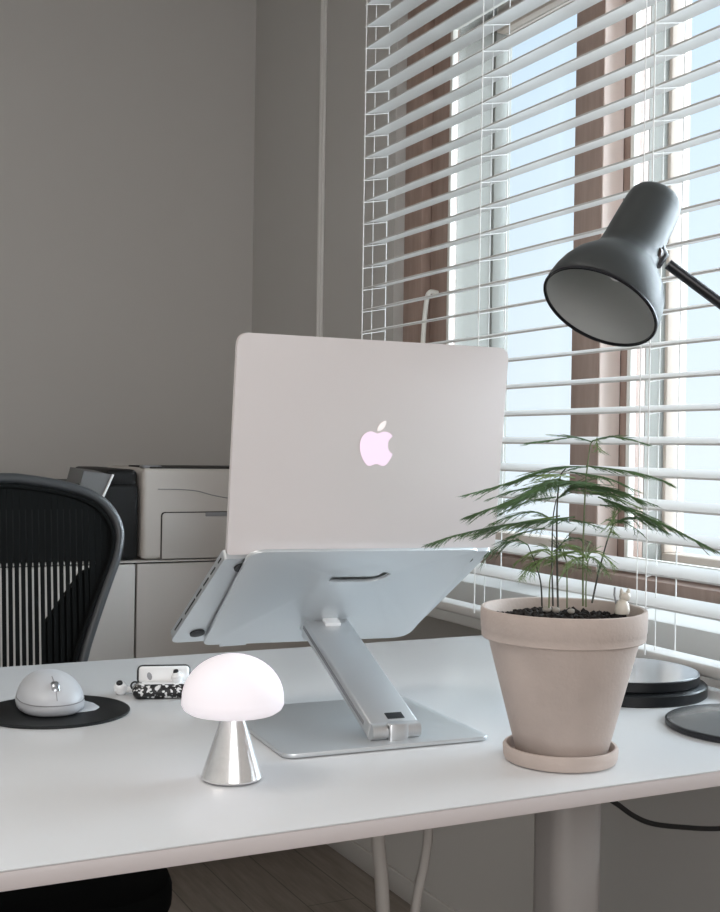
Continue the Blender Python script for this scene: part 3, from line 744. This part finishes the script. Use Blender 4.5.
MB().lathe([(0, 0), (.0036, 0), (.0036, .0006), (0, .0006)], 20, KM @ Vector((-.016, -.0050, .0095)), axis=KM.to_3x3() @ Vector((0, -1, 0)), sx=.8, sy=1.3).build('lid_hollow', M['greyp'], co)
b2 = MB(); b2.lathe([(0, -.007), (.005, -.006), (.0072, -.001), (.0066, .004), (.003, .0070), (0, .0075)], 20, KM @ Vector((.0165, -.011, .0068)), axis=(-.1, -.4, .9))
b2.build('seated_earbud', M['whitep'], cs)
MB().lathe([(0, 0), (.0034, 0), (.003, .0026), (0, .0034)], 16, KM @ Vector((.0150, -.0125, .0132)), axis=(-.15, -.3, .9)).build('ear_tip', M['black'], cs)
rg = [KM @ Vector((-.029 - .004 + .0045 * cos(t), .0, -.001 + .0045 * sin(t))) for t in [2 * pi * k / 16 for k in range(17)]]
MB().tube(rg, .0012, 8, caps=False).build('strap_ring', M['black'], cs)
# ------------------------------------------------------------------ potted fern
SCN = at_z(560, 759.5, 0)
sau = MB(); sau.lathe([(0, 0), (.049, 0), (.0535, .0015), (.0548, .0050), (.0555, .0135), (.0542, .0155), (.0520, .0155), (.0505, .0130), (.0500, .0060), (0, .0060)], 64, SCN)
tag(sau.build('plant_saucer', M['terra'], None, loc=SCN), 'round terracotta saucer under the plant pot', 'saucer')
PB = SCN + Vector((.002, .001, .0063))
pt = thing('potted_fern', 'feathery green fern in a pale terracotta pot', 'potted plant', PB)
SH = Vector((.0035, -.001, 0))
prof = [(0, 0), (.0425, 0), (.0438, .0015), (.0722, .1095), (.0728, .1110), (.0775, .1118), (.0787, .1130), (.0790, .1200), (.0796, .1208), (.0802, .1385), (.0798, .1405), (.0785, .1412), (.0758, .1405), (.0745, .1380), (.0710, .1150), (0, .1150)]
MB().lathe(prof, 80, PB).build('pot', M['terra'], pt)
rr_ = MB()
for z_, r_ in ((.1180, .0801), (.1262, .0806)):
    pass
so = MB(); rings = []
for k in range(9):
    r_ = .0738 * k / 8
    rings.append([so.bm.verts.new(PB + Vector((r_ * cos(2 * pi * i / 40), r_ * sin(2 * pi * i / 40), .1275 + .004 * (1 - (k / 8) ** 2) + random.uniform(-.0012, .0012)))) for i in range(40)] if k else [so.bm.verts.new(PB + Vector((0, 0, .1315)))])
for a, b in zip(rings, rings[1:]):
    for i in range(40):
        j = (i + 1) % 40
        if len(a) == 1: so.bm.faces.new((a[0], b[i], b[j]))
        else: so.bm.faces.new((a[i], a[j], b[j], b[i]))
for k in range(260):
    a_ = random.uniform(0, 2 * pi); r_ = .071 * sqrt(random.random()); s_ = random.uniform(.0018, .0042)
    b_ = bmesh.new(); bmesh.ops.create_icosphere(b_, subdivisions=1, radius=s_)
    for v in b_.verts: v.co *= random.uniform(.75, 1.2)
    so.merge(b_, Matrix.Translation(PB + Vector((r_ * cos(a_), r_ * sin(a_), .1285 + .004 * (1 - (r_ / .0745) ** 2)))))
soil = so.build('soil', M['soil'], pt, smooth=0)
DPT = (SCN - CAM).dot(fwd)
def pp(px, py, dd=0.0): return at_depth(px, py, DPT + dd)

def frond(pts, half, name='frond', mt='fern', droop=.25, dens=1.0, needle=.0085, flat=.35, r0=.00075, taper=.4, seedk=0):
    """one feathery spray: a main rib with side ribs lying nearly flat, each lined with hair-thin needles"""
    rnd = random.Random(seedk + 11)
    mb = MB(); path = smooth_path(pts, 10); n = len(path)
    mb.tube(path, [r0 * (1 - .7 * i / n) for i in range(n)], 5)
    L = sum((b - a).length for a, b in zip(path, path[1:]))
    steps = max(6, int(L / .0030 * dens)); 
    for i in range(steps):
        u = (i + .5) / steps; k = min(n - 2, int(u * (n - 1))); fr = u * (n - 1) - k
        p = path[k].lerp(path[k + 1], fr); t = (path[k + 1] - path[k]).normalized()
        sd_ = t.cross(Vector((0, 0, 1)))
        if sd_.length < .2: sd_ = Vector((1, 0, 0))
        sd_.normalize()
        env = (sin(pi * min(1, u * 1.15 + .12)) ** .7 if u < .75 else (1 - u) / .25 * .8 + .1)
        env = max(env, .12) * (1 - taper * u)
        for s_ in (-1, 1):
            ln = half * env * rnd.uniform(.55, 1.6) * 1.25
            fw = rnd.uniform(.6, 1.5)
            d_ = (sd_ * s_ * rnd.uniform(.35, .95) + t * fw + Vector((0, 0, rnd.uniform(-flat, flat * .6) * .55))).normalized()
            q = [p + d_ * ln * f_ + Vector((0, 0, -droop * .45 * ln * f_ * f_)) for f_ in (0, .35, .7, 1)]
            mb.tube(q, [.00045, .0004, .0003, .00015], 3, caps=False)
            m_ = max(3, int(ln / .0017 * min(1.2, dens + .2)))
            for j in range(m_):
                f_ = (j + .6) / m_; seg = min(2, int(f_ * 3)); qq = q[seg].lerp(q[seg + 1], f_ * 3 - seg)
                dd = (q[seg + 1] - q[seg]).normalized(); ss = dd.cross(Vector((0, 0, 1))).normalized() * (1 if j % 2 else -1)
                nd = (dd * rnd.uniform(.9, 1.5) + ss * rnd.uniform(.25, .8) + Vector((0, 0, rnd.uniform(-.13, .12)))).normalized()
                mb.spike(qq, qq + nd * needle * 1.1 * (1 - .35 * f_) * rnd.uniform(.6, 1.2), .00027)
    return mb.build(name, M[mt], pt, smooth=0, recalc=False)

def stem(pts, r=.0011, mt='stem'):
    P_ = smooth_path(pts, 6); n = len(P_)
    return MB().tube(P_, [r * (1 - .45 * i / n) for i in range(n)], 7).build('stem', M[mt], pt)
zs_soil = 606
stem([pp(583, zs_soil, -.01), pp(583, 560, -.01), pp(584, 520, -.008), pp(586, 480, -.004), pp(590, 447, 0), pp(593, 441, 0)], .0010, 'stem')
stem([pp(558, zs_soil + 2, 0), pp(557, 560, 0), pp(557, 510, 0), pp(560, 478, 0), pp(566, 468, 0)], .0011, 'stem2')
stem([pp(553, zs_soil, .01), pp(552, 560, .012), pp(553, 520, .012), pp(556, 500, .012)], .0009, 'stem2')
stem([pp(542, zs_soil, .01), pp(541, 585, .01), pp(537, 568, .01), pp(528, 545, .01)], .0009, 'stem2')
stem([pp(549, zs_soil + 2, -.015), pp(550, 580, -.015), pp(555, 560, -.015)], .0008, 'stem')
stem([pp(592, zs_soil - 3, .012), pp(598, 575, .012), pp(606, 545, .010), pp(613, 524, .008)], .0010, 'stem2')
stem([pp(586, zs_soil + 1, -.02), pp(586, 585, -.02), pp(588, 562, -.02)], .0008, 'stem')
stem([pp(567, zs_soil + 2, .02), pp(567, 580, .02), pp(566, 560, .02), pp(562, 545, .02)], .0008, 'stem')
# top tier
frond([pp(592, 442, 0), pp(575, 437.5, .004), pp(552, 440, .008), pp(526, 443, .012)], .019, droop=.15, dens=.9, flat=.12, seedk=1)
frond([pp(592, 441, 0), pp(608, 437, -.004), pp(628, 439, -.008), pp(649, 445, -.012)], .017, droop=.15, dens=.9, flat=.12, seedk=2)
frond([pp(597, 438, 0), pp(597, 446, -.01), pp(600, 452, -.02)], .008, 'frond', 'fern2', dens=.4, flat=.2, seedk=21)
# second tier
frond([pp(588, 467, 0), pp(562, 467, .004), pp(535, 473, .010), pp(505, 484, .016), pp(462, 496, .02)], .026, droop=.28, dens=1.0, flat=.22, seedk=3)
frond([pp(586, 466, 0), pp(606, 468, -.006), pp(632, 472, -.012), pp(656, 478, -.02), pp(672, 485, -.024)], .020, droop=.25, dens=.8, flat=.18, seedk=4)
# dense dark tier
frond([pp(600, 485, -.02), pp(575, 482, -.02), pp(548, 486, -.02), pp(520, 497, -.02), pp(492, 508, -.02), pp(466, 517, -.02)], .030, droop=.3, dens=1.3, flat=.3, seedk=5)
frond([pp(556, 500, .012), pp(572, 488, .006), pp(596, 487, 0), pp(620, 492, -.006), pp(640, 500, -.01)], .026, droop=.25, dens=1.2, flat=.28, seedk=6)
frond([pp(560, 478, 0), pp(548, 484, -.03), pp(530, 494, -.055), pp(505, 506, -.075)], .024, droop=.3, dens=1.1, flat=.25, seedk=7)
frond([pp(560, 480, .0), pp(578, 484, .03), pp(600, 490, .055), pp(618, 500, .07)], .024, droop=.3, dens=1.0, flat=.25, seedk=8)
# low left spray and right drooping spray
frond([pp(575, 517, -.01), pp(545, 520, -.01), pp(510, 524, -.012), pp(478, 530, -.014), pp(450, 537, -.016), pp(426, 545, -.02)], .021, droop=.55, dens=1.0, flat=.25, seedk=9)
frond([pp(598, 497, -.004), pp(615, 503, -.01), pp(640, 514, -.016), pp(668, 526, -.02), pp(695, 540, -.026), pp(718, 552, -.03)], .021, droop=.35, dens=1.25, flat=.3, seedk=10)
frond([pp(613, 524, .008), pp(628, 518, .0), pp(648, 522, -.01), pp(668, 533, -.02)], .018, droop=.5, dens=.8, flat=.3, seedk=12)
frond([pp(612, 524, .008), pp(614, 516, .008), pp(610, 528, .0), pp(614, 534, -.01)], .012, 'frond', 'fern2', dens=.9, flat=.3, seedk=13)
# fuzzy low tufts
frond([pp(528, 545, .01), pp(516, 540, .012), pp(500, 546, .014), pp(484, 556, .016)], .020, droop=.9, dens=.55, flat=.4, seedk=14)
frond([pp(555, 560, -.015), pp(548, 550, -.01), pp(532, 552, 0), pp(516, 562, .01)], .018, 'frond', 'fern2', droop=.7, dens=.7, flat=.5, seedk=15)
frond([pp(588, 562, -.02), pp(582, 553, -.01), pp(566, 553, 0), pp(548, 562, .01)], .020, 'frond', 'fern2', droop=.4, dens=1.0, flat=.5, seedk=16)
frond([pp(586, 560, -.02), pp(592, 552, -.025), pp(604, 556, -.03), pp(616, 567, -.035)], .016, 'frond', 'fern2', droop=.6, dens=.7, flat=.5, seedk=17)
frond([pp(566, 560, .02), pp(560, 546, .02), pp(572, 538, .02), pp(590, 542, .02)], .020, 'frond', 'fern', droop=.5, dens=.5, flat=.45, seedk=18)
frond([pp(553, 520, .012), pp(535, 512, .02), pp(510, 516, .03), pp(488, 525, .04)], .022, 'frond', 'fern', droop=.6, dens=.6, flat=.3, seedk=19)

rf = random.Random(5)
# thinner sprays that fill the tiers between the big fronds
for k, (x0, y0, x1, y1, dd0, dd1) in enumerate((
        (566, 474, 494, 487, .01, .035), (570, 472, 640, 492, .0, -.04), (560, 486, 486, 500, -.01, .02), (575, 490, 640, 508, .01, .03),
        (556, 497, 498, 515, .02, .05), (590, 494, 655, 505, -.01, -.05), (560, 516, 470, 535, .0, .03), (556, 520, 600, 528, .01, -.03),
        (600, 505, 662, 522, .01, .03), (575, 478, 536, 480, -.03, -.06), (606, 520, 640, 532, .01, .03), (545, 528, 500, 543, .0, -.02))):
    mx_, my_ = (x0 + x1) / 2, (y0 + y1) / 2 - rf.uniform(2, 5)
    frond([pp(x0, y0, dd0), pp(mx_, my_, (dd0 + dd1) / 2), pp(x1, y1, dd1)], .017, 'frond', 'fern' if k % 3 else 'fern2', droop=.3, dens=.55, flat=.25, seedk=40 + k)
for k, (x0, y0, x1, y1) in enumerate(((556, 556, 530, 572), (562, 555, 590, 570), (586, 556, 562, 574), (552, 552, 580, 548), (588, 556, 606, 574), (540, 560, 520, 580))):
    frond([pp(x0, y0, 0), pp((x0 + x1) / 2, (y0 + y1) / 2 - 5, rf.uniform(-.02, .02)), pp(x1, y1, rf.uniform(-.03, .03))], .013, 'frond', 'fern2', droop=.9, dens=.6, flat=.8, seedk=70 + k)

# little white figurine standing in the soil
FG = pp(623, 612.0, -.010)
fg = thing('cat_figurine', 'tiny white cat figurine standing in the plant pot', 'figurine', FG)
b_ = MB(); b_.lathe([(0, 0), (.0062, .0), (.0070, .004), (.0064, .010), (.0045, .015), (.0030, .017), (0, .0175)], 20, FG + Vector((-.001, 0, -.002)))
b_.lathe([(0, -.0055), (.0040, -.0045), (.0054, 0), (.0042, .0042), (0, .0055)], 20, FG + Vector((.0018, 0, .0185)))
b_.build('body', M['figurine'], fg, smooth=60)
for dx in (-.0015, .0052):
    MB().lathe([(0, 0), (.0017, .0005), (.0020, .003), (.0010, .0062), (0, .0075)], 10, FG + Vector((dx, 0, .0215)), axis=(.15 if dx > 0 else -.1, 0, 1)).build('ear', M['figurine'], fg)
MB().tube([FG + Vector((-.0045, .004, .008)), FG + Vector((-.0055, .006, .020)), FG + Vector((-.0050, .006, .029))], .0009, 8).build('tail', M['greyp'], fg)
fg.scale = (1.05, 1.05, .80)
# pale pebbles on the soil
for k, (px, py, s_) in enumerate(((547, 609, .0040), (556, 610, .0036), (571, 611, .0032))):
    b_ = bmesh.new(); bmesh.ops.create_icosphere(b_, subdivisions=2, radius=s_)
    for v in b_.verts: v.co = Vector((v.co.x * 1.25, v.co.y, v.co.z * .8)) * random.uniform(.93, 1.07)
    c_ = pp(px, py, -.012); mb = MB(); mb.merge(b_, Matrix.Translation(c_)); o = mb.build('pebble', M['stone'], None, loc=c_)
    tag(o, 'pale pebble on the dark soil at the foot of the fern stems', 'pebble', 'pebbles on the soil')

# ------------------------------------------------------------------ black two-tier disc
DCt = Vector((.966, 1.192, 0))
dd_ = thing('round_stand', 'black two-tier round stand behind the plant pot', 'stand', DCt)
MB().lathe([(0, 0), (.098, 0), (.100, .0015), (.100, .0125), (.0985, .0140), (.090, .0150), (0, .0150)], 96, DCt).build('lower_disc', M['disc'], dd_)
MB().lathe([(0, .0150), (.089, .0150), (.0905, .0165), (.0905, .0265), (.0895, .0275), (0, .0275)], 96, DCt).build('upper_disc', M['disc'], dd_)
MB().lathe([(0, .0272), (.0888, .0272), (.0884, .0279), (0, .0281)], 96, DCt).build('top_face', M['discmid'], dd_)

# ------------------------------------------------------------------ black desk lamp
LB = at_z(667.5, 727, 0); LR = .092
LBc = LB + Vector((right.x, right.y, 0)).normalized() * LR
dl = thing('desk_lamp', 'dark grey jointed desk lamp with bell shade, standing at the right', 'lamp', LBc)
MB().lathe([(0, 0), (LR - .002, 0), (LR, .0015), (LR, .0060), (LR - .0015, .0072), (0, .0072)], 96, LBc).build('base_rim', M['lampblack'], dl)
MB().lathe([(0, .0072), (LR - .0020, .0072), (LR - .010, .0095), (.05, .0165), (.02, .0205), (.010, .024), (0, .024)], 96, LBc).build('base', M['lampbase'], dl)
# head
HD = 1.25
Rc = at_depth(599, 308.5, HD)
ma = Vector((cos(radians(29)), sin(radians(29)), 0))            # long axis of the rim seen from the lens
tow = Vector((-.505, .863, 0))
camv = (tow * sin(radians(69)) + Vector((0, 0, -1)) * cos(radians(69))).normalized()
axis = (right * camv.x + down * camv.y + fwd * camv.z).normalized()      # from cap to opening
RR = .0625; LL = .158
prof = [(RR, 0), (RR + .0008, .0025), (RR + .0006, .010), (.0617, .020), (.0585, .032), (.0530, .044), (.0450, .055), (.0390, .0625), (.0350, .069), (.0333, .078), (.0326, .090), (.0317, .120), (.0307, .143), (.0295, .1515), (.0267, .1565), (.0200, .1600), (.011, .1615), (0, .1620)]
sh = MB(); sh.lathe(prof, 72, Rc, axis=-axis)
sh.build('shade', M['lampgrey'], dl, smooth=60)
MB().lathe([(RR, 0), (RR + .001, .0010), (RR + .0008, .0030), (RR - .002, .0030), (RR - .002, .0)], 72, Rc, axis=-axis).build('shade_rim', M['lampblack'], dl)
inn = [(RR - .0012, .0008), (.0612, .018), (.0575, .030), (.0510, .042), (.0420, .054), (.0340, .062), (.028, .068), (.026, .075), (0, .078)]
MB().lathe(inn, 64, Rc, axis=-axis).build('shade_lining', M['lampin'], dl, smooth=60)
MB().lathe([(0, .0405), (.004, .041), (.0085, .044), (.0105, .049), (.0105, .054), (.008, .062), (.007, .066), (.009, .067), (.009, .077), (0, .077)], 32, Rc, axis=-axis).build('bulb', M['bulb'], dl, smooth=60)
# joint, arms
J = at_depth(662, 256, HD + .03); E1 = at_depth(803, 365, 1.285); post = LBc + Vector((0, 0, .022))
J2 = at_depth(668, 264, HD + .03)
jb = MB(); Bk = at_depth(655, 240, HD + .022)
jb.tube([Bk, at_depth(660, 256, HD + .026), at_depth(656, 266, HD + .024)], [.0075, .0095, .0055], 14)
jb.build('head_joint', M['lampblack'], dl)
MB().tube([J + Vector((0, 0, .001)), at_depth(656, 252, HD + .012)], .006, 12).build('pivot', mat('pivot_brown', (.10, .07, .06), .4), dl)
MB().tube([J2, at_depth(690, 280.5, HD + .03), E1], .0058, 14).build('upper_arm', M['lampblack'], dl)
MB().tube([post, LBc + Vector((.004, .004, .06)), E1], .0058, 14).build('lower_arm', M['lampblack'], dl)
MB().lathe([(0, -.011), (.013, -.011), (.014, -.008), (.014, .008), (.013, .011), (0, .011)], 24, E1, axis=fwd).build('elbow', M['lampblack'], dl)

# ------------------------------------------------------------------ light
wd_ = bpy.data.worlds.new('sky'); SC.world = wd_; wd_.use_nodes = True
nt = wd_.node_tree; bg = nt.nodes['Background']
tc = nt.nodes.new('ShaderNodeTexCoord'); sx_ = nt.nodes.new('ShaderNodeSeparateXYZ'); rp = nt.nodes.new('ShaderNodeValToRGB')
nt.links.new(tc.outputs['Generated'], sx_.inputs['Vector']); nt.links.new(sx_.outputs['Z'], rp.inputs['Fac'])
rp.color_ramp.elements[0].position = 0.0; rp.color_ramp.elements[0].color = (0.90, 0.92, 0.94, 1)
rp.color_ramp.elements[1].position = 0.5; rp.color_ramp.elements[1].color = (0.66, 0.82, 0.97, 1)
nt.links.new(rp.outputs['Color'], bg.inputs['Color']); bg.inputs['Strength'].default_value = 1.1
def light(name, kind, loc, energy, col, size=None, size_y=None, target=None, angle=None):
    l = bpy.data.lights.new(name, kind); l.energy = energy; l.color = col
    if kind == 'AREA':
        l.shape = 'RECTANGLE'; l.size = size; l.size_y = size_y
    if angle is not None: l.angle = angle
    o = bpy.data.objects.new(name, l); COL.objects.link(o); o.location = Vector(loc) + Vector((0, 0, D))
    d = (Vector(target) - Vector(loc)).normalized(); o.rotation_euler = d.to_track_quat('-Z', 'Y').to_euler()
    return o
light('daylight', 'SUN', (4, 0.5, 1.05), 14.0, (0.93, 0.97, 1.0), target=(.5, 1.35, .0), angle=radians(75))
light('ceiling_fill', 'AREA', (-.55, 1.1, ZC - .03), 12.0, (1.0, 0.94, 0.89), 0.9, 0.9, target=(-.55, 1.1, 0))  # added fill light below the ceiling, no fixture there
light('back_fill', 'AREA', (-.25, YB - .06, .75), 25.0, (1.0, 0.965, 0.955), 1.5, 1.2, target=(-.25, 3, .75))  # added fill light behind the camera, set in the back opening
vs = SC.view_settings
vs.view_transform = 'Standard'; vs.look = 'None'; vs.gamma = 1.0; vs.use_curve_mapping = False
vs.exposure = 0.08
SC.display_settings.display_device = 'sRGB'
cy = SC.cycles
cy.max_bounces = 10; cy.diffuse_bounces = 5; cy.glossy_bounces = 4; cy.transparent_max_bounces = 16
cy.sample_clamp_indirect = 4.0
